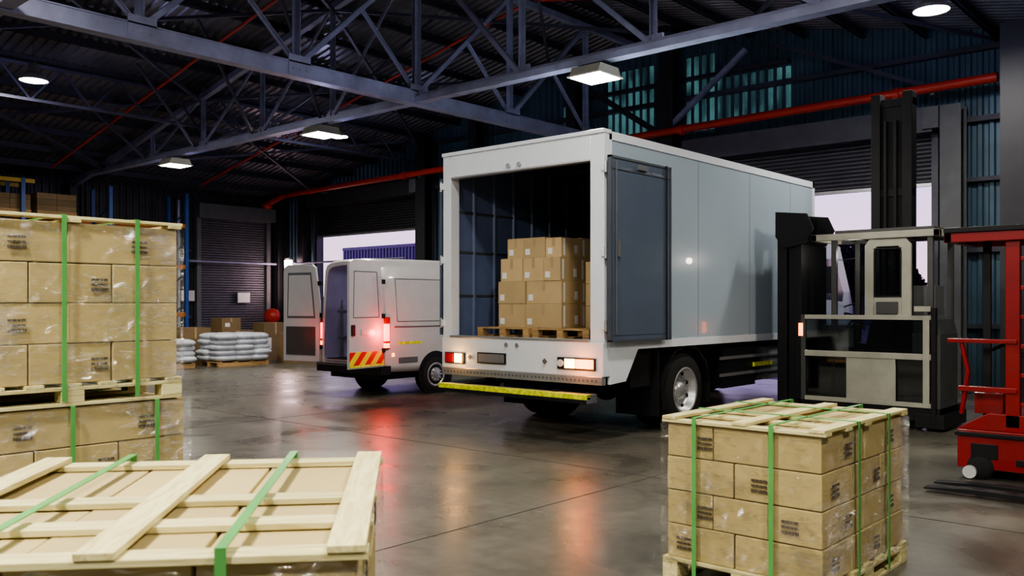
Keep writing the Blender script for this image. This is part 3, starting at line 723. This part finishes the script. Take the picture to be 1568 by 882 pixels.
for s in (-1,1):
    xs=vc+s*.925
    b.box(xs-.05,xs+.018,vy-.02,vy+.09,.86,1.42,'reddull'); b.box(xs-.045,xs+.022,vy-.025,vy+.08,1.0,1.30,'tredb'); b.box(xs-.045,xs+.022,vy-.025,vy+.08,.88,.96,'tor')
    b.box(xs-.01,xs+.018,vy+.3,vy+.75,.60,.70,'grey'); b.box(xs-.01,xs+.018,vy+1.65,vy+4.2,.60,.70,'grey')
    b.box(xs-.005,xs+.014,vy+.28,vy+.85,.93,.98,'yellow'); b.box(xs-.005,xs+.014,vy+1.5,vy+4.2,.93,.98,'yellow'); b.box(xs,xs+.018,vy+.14,vy+.2,.72,.78,'tor')
    for (a,c) in ((vy+.28,vy+1.70),(vy+1.90,vy+3.2)):
        zA,zB=1.34,2.10
        xa=vc+s*(.94-.105*(zA-1.0)/1.32+.006); xb=vc+s*(.94-.105*(zB-1.0)/1.32+.004)
        for (p,q) in (((xa,a,zA),(xa,c,zA)),((xb,a,zB),(xb,c,zB)),((xa,a,zA),(xb,a,zB)),((xa,c,zA),(xb,c,zB))): b.beam(p,q,.012,.012,'grey')
    b.box(xs-.02,xs+.013,vy+1.80,vy+1.808,.55,1.5,'grey')
    b.box(xs+.0,xs+.016,vy+.2,vy+4.4,1.24,1.255,'grey')
    b.lathe((vc+s*.925,vy+1.2,.36),(s,0,0),[(0,.0),(.41,.0),(.43,.012),(.40,.016),(0,.016)],'black')
    b.lathe((vc+s*.92,vy+4.7,.36),(s,0,0),[(0,.0),(.41,.0),(.43,.012),(.40,.016),(0,.016)],'black')
    b.prism([(vy+3.3,1.4),(vy+3.35,2.1),(vy+3.95,2.1),(vy+4.55,1.45)],vc+s*.87-.03,vc+s*.87+.03,'darkglass')
    b.box(vc+s*1.05-.08,vc+s*1.05+.08,vy+4.2,vy+4.32,1.4,1.75,'black')
b.quad([(vc-.75,vy+3.97,2.33),(vc+.75,vy+3.97,2.33),(vc+.82,vy+4.66,1.5),(vc-.82,vy+4.66,1.5)],'darkglass')
b.obj('trim_and_lights',V,bevel=.004)
light('POINT','brake_glow',(vx1+.16,vy-.18,1.15),20,(1,.03,.02),.06,V); light('POINT','brake_glow_left',(vx0-.04,vy-.35,1.1),3,(1,.03,.02),.06,V)
light('POINT','load_bay_light',(vc,vy+1.4,2.25),13,(.8,.75,1),.08,V)  # pale violet point light inside the load bay
b=MB()
for s in (-1,1):
    wheel(b,(vc+s*.84,vy+1.2,.35),s,.35,.22,.21); wheel(b,(vc+s*.84,vy+4.7,.35),s,.35,.22,.21)
b.obj('wheels',V)
def vandoor(name,hinge,ang,side,w=.90):
    """door extends along local +x from hinge; outer face towards local -y"""
    b=MB()
    prof=[(0,.56),(w,.56),(w,2.28),(w-.03,2.36),(w-.12,2.40),(.18,2.40),(.10,2.34),(.0,1.7)]
    b.prism(prof,-.02,.03,'vanw',axis='Y')
    b.prism([(.10,.68),(w-.08,.68),(w-.08,1.22),(.10,1.22)],.03,.045,'mgrey',axis='Y')
    b.prism([(.10,1.38),(w-.1,1.38),(w-.12,2.25),(.2,2.25)],.03,.036,'grey',axis='Y')
    b.prism([(.13,1.42),(w-.13,1.42),(w-.15,2.2),(.23,2.2)],.034,.042,'vanw',axis='Y')
    b.box(.0,w,-.028,-.02,.62,.84,'chev'); b.box(0,w,-.03,-.02,.58,.615,'yellow')
    for (p,q) in (((.13,-.022,1.42),(w-.1,-.022,1.42)),((w-.1,-.022,1.42),(w-.12,-.022,2.2)),((w-.12,-.022,2.2),(.2,-.022,2.2)),((.2,-.022,2.2),(.13,-.022,1.42))): b.beam(p,q,.012,.012,'grey')
    b.box(w-.12,w-.04,-.05,-.02,1.12,1.30,'black'); b.box(.3,.62,-.03,-.02,1.12,1.22,'vanw')
    for z in (.8,1.4,2.0): b.box(-.03,.06,-.035,.02,z,z+.08,'black')
    o=b.obj(name,V,bevel=.01,loc=hinge,rz=ang); o.scale=(1,side,1)
vandoor('rear_door_left',(vx0+.02,vy-.03,0),R(191),1,.92)
vandoor('rear_door_right',(vx1-.02,vy-.05,0),R(-78),-1,.92)
# ------------------------------------------------------------------ order picker
F=empty('order_picker_forklift')
b=MB(); fx0,fx1,fy0,fy1=-5.62,-3.42,12.15,13.15
for y in (fy0,fy0+.75):
    b.box(fx0,fx0+.14,y,y+.16,.0,2.95,'black'); b.box(fx0+.16,fx0+.30,y+.03,y+.13,.0,2.85,'black')
    b.prism([(fx0-.02,2.62),(fx0-.02,2.98),(fx0+.45,2.93),(fx0+.55,2.72),(fx0+.42,2.5),(fx0+.1,2.45)],y-.03,y+.0,'black',axis='Y')
for z in (.25,.9,1.6,2.3,2.8): b.box(fx0,fx0+.30,fy0+.1,fy0+.8,z,z+.1,'black')
b.box(fx0+.28,fx0+.36,fy0,fy0+.9,.3,2.5,'black'); b.box(fx0+.05,fx0+.28,fy0+.4,fy0+.44,.1,2.8,'black')
for y in (fy0+.35,fy0+.52): b.cyl((fx0+.2,y,.2),(fx0+.2,y,2.7),.035,'mgrey',10)
b.box(fx0-.2,fx0+.1,fy0-.0,fy0+.16,.0,.18,'black'); b.box(fx0-.2,fx0+.1,fy0+.75,fy0+.91,.0,.18,'black')
mx=-4.66
for x in (mx,mx+.44):
    b.box(x,x+.13,13.2,13.42,.0,4.7,'black')
b.box(mx+.10,mx+.46,13.26,13.34,.2,4.62,'black')
for z in (1.0,2.2,3.2,4.5): b.box(mx,mx+.57,13.24,13.42,z,z+.12,'black')
for x in (mx+.2,mx+.34): b.cyl((x,13.22,.4),(x,13.22,4.3),.025,'black',8)
b.obj('mast',F,bevel=.006)
b=MB()
g0=fx0+.5; zg=2.62
b.box(g0-.0,fx1+.0,fy0,fy0+.08,zg-.09,zg,'cream'); b.box(g0,fx1,fy1-.08,fy1,zg-.09,zg,'mgrey')
b.box(g0,g0+.08,fy0,fy1,zg-.09,zg,'cream'); b.box(fx1-.08,fx1,fy0,fy1,zg-.09,zg,'cream')
for i in range(7): x=g0+.25+i*.21; b.box(x,x+.04,fy0+.05,fy1-.05,zg-.06,zg-.02,'mgrey')
b.box(g0+.3,fx1-.1,fy0+.1,fy1-.1,zg,zg+.05,'mgrey')
for x in (g0+.28,fx1-.16):
    for y in (fy0+.02,fy1-.09): b.box(x,x+.07,y,y+.07,.3,zg-.08,'mgrey')
d0,d1=-4.36,-3.80; yd=fy0+.02
b.prism([(d0,1.48),(d1,1.48),(d1,2.42),(d1-.06,2.5),(d0+.06,2.5),(d0,2.42)],yd+.05,yd+.06,'glass',axis='Y')
b.prism([(d0-.02,1.48),(d0+.10,1.48),(d0+.10,2.36),(d0+.14,2.42),(d1-.14,2.42),(d1-.10,2.36),(d1-.10,1.48),(d1+.02,1.48),(d1+.02,2.44),(d1-.04,2.52),(d0+.04,2.52),(d0-.02,2.44)],yd,yd+.05,'cream',axis='Y'); b.box(d0+.10,d1-.10,yd+.002,yd+.048,1.48,1.74,'cream')
b.box(d0+.10,d0+.12,yd-.005,yd+.04,1.74,2.36,'black'); b.box(d1-.12,d1-.10,yd-.005,yd+.04,1.74,2.36,'black'); b.box(d0+.1,d1-.1,yd-.005,yd+.04,2.38,2.40,'black'); b.box(d0+.1,d1-.1,yd-.005,yd+.04,1.74,1.76,'black')
b.box(d0+.14,d1-.14,yd-.03,yd,1.52,1.68,'mgrey')
b.box(fx0+.4,fx1-.05,fy0-.02,fy0+.05,1.44,1.50,'cream'); b.box(fx0+.4,fx1-.05,fy0-.02,fy0+.05,.92,1.0,'cream'); b.box(fx0+.4,fx1-.05,fy0-.02,fy0+.05,.30,.36,'cream')
b.box(fx0+.36,fx0+.42,fy0-.02,fy0+.05,.3,1.5,'mgrey'); b.box(fx1-.20,fx1-.12,fy0-.03,fy0+.05,.3,1.5,'cream'); b.box(fx1-.1,fx1-.04,fy0-.03,fy0+.05,.1,1.6,'black')
b.box(fx0+.42,fx1-.2,fy0+.01,fy0+.02,1.0,1.44,'glass'); b.box(fx0+.42,-4.62,fy0+.01,fy0+.02,.36,.92,'glass'); b.box(-3.95,fx1-.2,fy0+.01,fy0+.02,.36,.92,'glass')
b.box(-4.62,-3.97,fy0-.01,fy0+.03,.36,.94,'cream')
# cab interior: seat, backrest, console, steering
b.box(fx0+.45,fx1-.25,fy0+.35,fy1-.02,.25,.9,'grey'); b.prism([(-4.95,.9),(-4.3,.9),(-4.3,1.08),(-4.85,1.12)],fy0+.4,fy1-.1,'black',axis='Y'); b.prism([(-4.5,1.08),(-4.33,1.08),(-4.22,1.75),(-4.36,1.78)],fy0+.4,fy1-.1,'black',axis='Y'); b.box(fx0+.5,fx0+.8,fy0+.2,fy1-.1,.9,1.35,'mgrey')
b.lathe((fx0+.92,fy0+.5,1.45),(.5,0,.85),[(.13,-.012),(.155,-.01),(.155,.01),(.13,.012)],'black',20); b.cyl((fx0+.8,fy0+.5,1.3),(fx0+.92,fy0+.5,1.45),.02,'black',8)
b.box(-3.9,fx1-.2,fy0+.5,fy1-.1,.9,1.9,'grey'); b.box(-3.85,fx1-.3,fy0+.3,fy0+.5,1.0,1.25,'cream'); b.box(fx0+.6,fx0+1.0,fy0+.25,fy0+.3,1.05,1.3,'cream')
b.box(fx0+.35,fx1+.0,fy0+.0,fy1+.05,.12,.30,'black'); b.box(fx1-.12,fx1+.0,fy0+.02,fy1-.2,.10,1.25,'mgrey'); b.prism([(fx1-.2,1.25),(fx1+.0,1.25),(fx1-.05,1.45),(fx1-.2,1.5)],fy0+.05,fy1-.2,'mgrey',axis='Y')
b.box(fx1-.3,fx1+.06,fy0-.02,fy1,.04,.22,'black')
b.box(fx1-.3,fx1-.1,fy0-.06,fy0-.03,1.55,1.62,'cream'); b.box(fx0+.33,fx0+.39,fy0-.03,fy0-.0,1.2,1.38,'tor')
for x in (fx0+.6,fx1-.3):
    for y in (fy0+.1,fy1-.2): b.lathe((x,y,.12),(0,1,0),[(0,0),(.10,0),(.12,.02),(.12,.1),(.10,.12),(0,.12)],'rubber',18)
b.obj('operator_cabin',F,bevel=.006)
light('POINT','cab_fill_light',(-4.7,fy0+.5,2.35),6,(1,.93,.8),.05,F)  # fill light added to brighten the cabin interior
# ------------------------------------------------------------------ red forklift
S=empty('red_forklift')
b=MB(); rx=-2.42; ry=9.15
b.box(rx,rx+1.9,ry,ry+1.0,.10,.46,'redm'); b.prism([(rx-.02,.46),(rx+1.9,.46),(rx+1.9,.62),(rx+.25,.62)],ry+.05,ry+.95,'redm',axis='Y'); b.box(rx-.02,rx+1.9,ry-.02,ry+1.02,.40,.44,'black')
b.box(rx+.12,rx+.35,ry-.012,ry,.2,.34,'black'); b.box(rx+.5,rx+1.2,ry-.012,ry,.16,.22,'black')
b.prism([(rx+.9,.6),(rx+1.9,.6),(rx+1.9,1.35),(rx+1.1,1.25)],ry+.05,ry+.95,'redm',axis='Y')
for (x,y) in ((rx+.40,ry+.05),(rx+.40,ry+.88),(rx+1.8,ry+.05),(rx+1.8,ry+.88)): b.box(x,x+.12,y,y+.07,.5,2.32,'redm')
for i in range(6): b.box(rx+.52,rx+.6,ry+.06,ry+.1,.7+i*.27,.74+i*.27,'redm')
b.box(rx+.15,rx+.22,ry+.3,ry+.34,.5,2.3,'black'); b.box(rx+.60,rx+.66,ry+.3,ry+.34,.5,2.3,'black')
for x in (rx+.62,rx+.95): b.box(x,x+.11,ry+1.05,ry+1.2,.0,4.2,'black')
for z in (.5,1.5,2.6,4.05): b.box(rx+.62,rx+1.06,ry+1.08,ry+1.18,z,z+.1,'black')
b.box(rx-.12,rx+1.95,ry-.02,ry+1.02,2.33,2.38,'black'); b.box(rx-.12,rx+1.95,ry,ry+.07,2.24,2.33,'redm'); b.box(rx-.12,rx+1.95,ry+.93,ry+1.0,2.24,2.33,'redm'); b.box(rx-.12,rx-.05,ry,ry+1,2.24,2.33,'redm')
b.box(rx-.1,rx+.5,ry+.03,ry+.1,1.28,1.32,'redm'); b.box(rx+.0,rx+.5,ry+.03,ry+.1,.82,.87,'redm')
b.cyl((rx+.02,ry+.07,1.28),(rx+.08,ry+.07,1.0),.022,'redm',10); b.cyl((rx+.08,ry+.07,1.0),(rx+.02,ry+.07,.6),.022,'redm',10)
b.cyl((rx+.3,ry+.5,1.25),(rx+.55,ry+.5,1.1),.02,'black',8); b.lathe((rx+.3,ry+.5,1.27),(-.5,0,.8),[(.14,-.012),(.165,-.01),(.165,.01),(.14,.012)],'black',20); b.box(rx+.75,rx+1.1,ry+.25,ry+.75,.62,.78,'black'); b.box(rx+1.05,rx+1.15,ry+.25,ry+.75,.75,1.3,'black')
b.box(rx+.10,rx+.35,ry+.2,ry+.8,.6,.8,'redm')
for (x,y) in ((rx+.15,ry-.02),(rx+.15,ry+.86),(rx+1.5,ry-.02),(rx+1.5,ry+.86)): b.lathe((x+.05,y,.12),(0,1,0),[(0,0),(.08,0),(.12,.02),(.12,.14),(.1,.16),(0,.16)],'rubber',18)
b.cyl((rx+.12,ry-.06,.07),(rx+.12,ry+.0,.07),.06,'lens',16)
b.obj('body',S,bevel=.008)
b=MB()
for y in (8.22,8.52): b.prism([(-2.45,.03),(-2.45,.045),(-2.1,.075),(-.9,.075),(-.9,.03)],y,y+.12,'black',axis='Y')
b.box(-.95,-.88,8.1,9.3,.03,.45,'black'); b.box(-.95,-.88,8.22,8.34,.4,.7,'black')
b.box(-.9,-.8,9.0,9.2,.1,.45,'black')
b.obj('forks',S,bevel=.005)

# ------------------------------------------------------------------ background stuff
b=MB()
ya,yb_=2.0,13.2; xr0,xr1=-25.6,-24.5; n=5
for i in range(n+1):
    y=ya+(yb_-ya)*i/n
    for x in (xr0,xr1): b.box(x-.05,x+.05,y-.05,y+.05,0,4.9,'blue')
    for k in range(5):
        b.beam((xr0,y,.3+k*.9),(xr1,y,.8+k*.9),.03,.03,'blue')
for z in (1.4,2.8,4.0):
    for x in (xr0,xr1): b.box(x-.03,x+.03,ya,yb_,z-.12,z,'orange')
b.box(xr1-.03,xr1+.03,ya,9.0,4.78,4.88,'ybeam'); b.box(xr0-.03,xr0+.03,ya,9.0,4.78,4.88,'ybeam')
b.obj('pallet_rack')
b=MB()
for z in (.0,1.4,2.8,4.0):
    y=ya+.2
    while y<yb_-1.2:
        h=random.uniform(.35,.6) if z>3.9 else random.uniform(.8,1.1)
        if random.random()<(.55 if z>3.9 else .8):
            b.box(xr0+.08,xr1-.08,y,y+1.0,z+.0,z+.1,'woodi')
            for j in range(2):
                for kk in range(3): b.box(xr0+.1,xr1-.1,y+j*.5,y+j*.5+.49,z+.1+kk*(h-.1)/3,z+.095+(kk+1)*(h-.1)/3,'cartonb')
        y+=1.15
b.obj('racked_cartons')
def bags(loc,W,L,nl):
    b=MB()
    for k in range(nl):
        for i in range(2):
            for j in range(3):
                b.blob((loc[0]+(i-.5)*W/2+random.uniform(-.06,.06),loc[1]+(j-1)*L/3+random.uniform(-.06,.06),.13+.09+k*.14),(W/4+.07,L/6+.08,.10),'bag',.6,14,8,.04)
    for y in range(4): b.box(loc[0]-W/2,loc[0]+W/2,loc[1]-L/2+y*(L-.1)/3,loc[1]-L/2+y*(L-.1)/3+.1,.10,.125,'woodi')
    for x in (-1,0,1): b.box(loc[0]+x*(W/2-.06)-.05,loc[0]+x*(W/2-.06)+.05,loc[1]-L/2,loc[1]+L/2,0,.10,'woodi')
    return b.obj('bag_pallet')
bags((-21.9,11.1,0),1.1,1.3,4); bags((-21.6,13.0,0),1.1,1.5,5); bags((-23.0,9.9,0),1.1,1.2,4)
def cbox(x,y,w,l,h,z=0,mat='cartonb',nm='cardboard_box'):
    b=MB(); b.box(x,x+w,y,y+l,z,z+h,mat); b.box(x-.001,x+w+.001,y+l/2-.03,y+l/2+.03,z+h*.7,z+h+.002,'tape'); b.box(x+w,x+w+.003,y+.1,y+.25,z+h*.3,z+h*.6,'label'); return b.obj(nm,bevel=.006)
cbox(-21.5,14.3,.8,.9,.85); cbox(-21.4,15.4,.8,.7,.6,mat='cartonc'); cbox(-23.4,13.2,.9,1.0,.9); cbox(-23.3,13.3,.6,.6,.35,.9); cbox(-24.2,14.5,.8,.8,.7); cbox(-23.2,14.6,.6,.8,1.1); cbox(-23.4,12.0,.8,.9,1.0)
# outdoors
b=MB(); b.box(-170,60,YB+.3,150,-.25,-.02,'asph'); b.obj('ground')
b=MB()
b.box(-31,-20.5,24,26.4,1.1,4.05,'purple'); 
for i in range(52): b.box(-31+i*.2,-31+i*.2+.1,23.96,24,1.15,3.95,'purple')
b.box(-31.02,-20.48,23.94,26.45,3.95,4.08,'purple'); b.box(-31,-20.5,24.3,26,.8,1.1,'black')
for x in (-29.5,-28.2,-22.5,-21.3):
    for y in (24.2,26.2): b.lathe((x,y,.46),(0,1,0),[(0,-.14),(.4,-.14),(.5,-.1),(.5,.1),(.4,.14),(0,.14)],'rubber',18)
b.obj('curtain_trailer')
def tree(x,y,h,r):
    b=MB(); b.cyl((x,y,-.05),(x,y,h*.6),.22,'trunk',8,.12)
    for k in range(8):
        a=random.uniform(0,6.28); cx=x+math.cos(a)*r*.55; cy=y+math.sin(a)*r*.55; cz=h*(.32+.065*k); rr=r*random.uniform(.4,.55)
        b.cyl((x,y,h*.3),(cx,cy,cz),.08,'trunk',6,.03)
        for i in range(300):
            d=Vector((random.gauss(0,1),random.gauss(0,1),random.gauss(0,1))).normalized()*rr*random.uniform(.3,1.05); p=Vector((cx,cy,cz))+d
            u=Vector((random.gauss(0,1),random.gauss(0,1),random.gauss(0,1))).normalized()*.3; w=u.cross(d).normalized()*.26
            b.add([p-u,p+w,p+u],[(0,1,2)],'leaf')
    return b.obj('tree',recalc=False)
for x,y,h,r in ((-27.5,60,7.0,2.6),(-24.4,61,7.5,2.6),(-21.8,60,6.9,2.2),(-31,62,7.5,3),(-19.0,60,5.0,1.8),(-16,61,4.2,2),(-35,62,6.8,3.2),(-12,62,3.6,2),(-40,62,6.2,3)): tree(x,y,h,r)
b=MB(); b.box(-120,40,70,70.3,-.02,2.6,'bwall'); 
for i in range(50): b.box(-110+i*3,-109.8+i*3,69.9,70,-.02,2.8,'dark')
b.obj('boundary_wall')

# ------------------------------------------------------------------ world
w=bpy.data.worlds.new('dusk'); bpy.context.scene.world=w; w.use_nodes=True; nt=w.node_tree; N=nt.nodes; L=nt.links
bg=N.get('Background'); tc=N.new('ShaderNodeTexCoord'); sp=N.new('ShaderNodeSeparateXYZ'); rp=N.new('ShaderNodeValToRGB')
L.new(tc.outputs['Generated'],sp.inputs[0]); L.new(sp.outputs['Z'],rp.inputs['Fac']); L.new(rp.outputs['Color'],bg.inputs['Color'])
e=rp.color_ramp.elements; e[0].position=0; e[0].color=(.98,.66,.80,1); e[1].position=.6; e[1].color=(.32,.20,.80,1)
k=e.new(.14); k.color=(.74,.60,.98,1)
bg.inputs['Strength'].default_value=1.7

cam=bpy.data.cameras.new('camera'); co=bpy.data.objects.new('camera',cam); bpy.context.collection.objects.link(co)
co.location=(0,0,1.65); co.rotation_euler=(R(90),0,R(41.5)); cam.sensor_width=36; cam.lens=1384/1600*36; cam.shift_y=25/1600
cam.clip_end=300
cam.dof.use_dof=True; cam.dof.focus_distance=11.0; cam.dof.aperture_fstop=5.0
sc=bpy.context.scene; sc.camera=co
try:
    sc.view_settings.view_transform='AgX'; sc.view_settings.look='AgX - Medium High Contrast'; sc.view_settings.exposure=.05
except Exception as ex_: print(ex_)
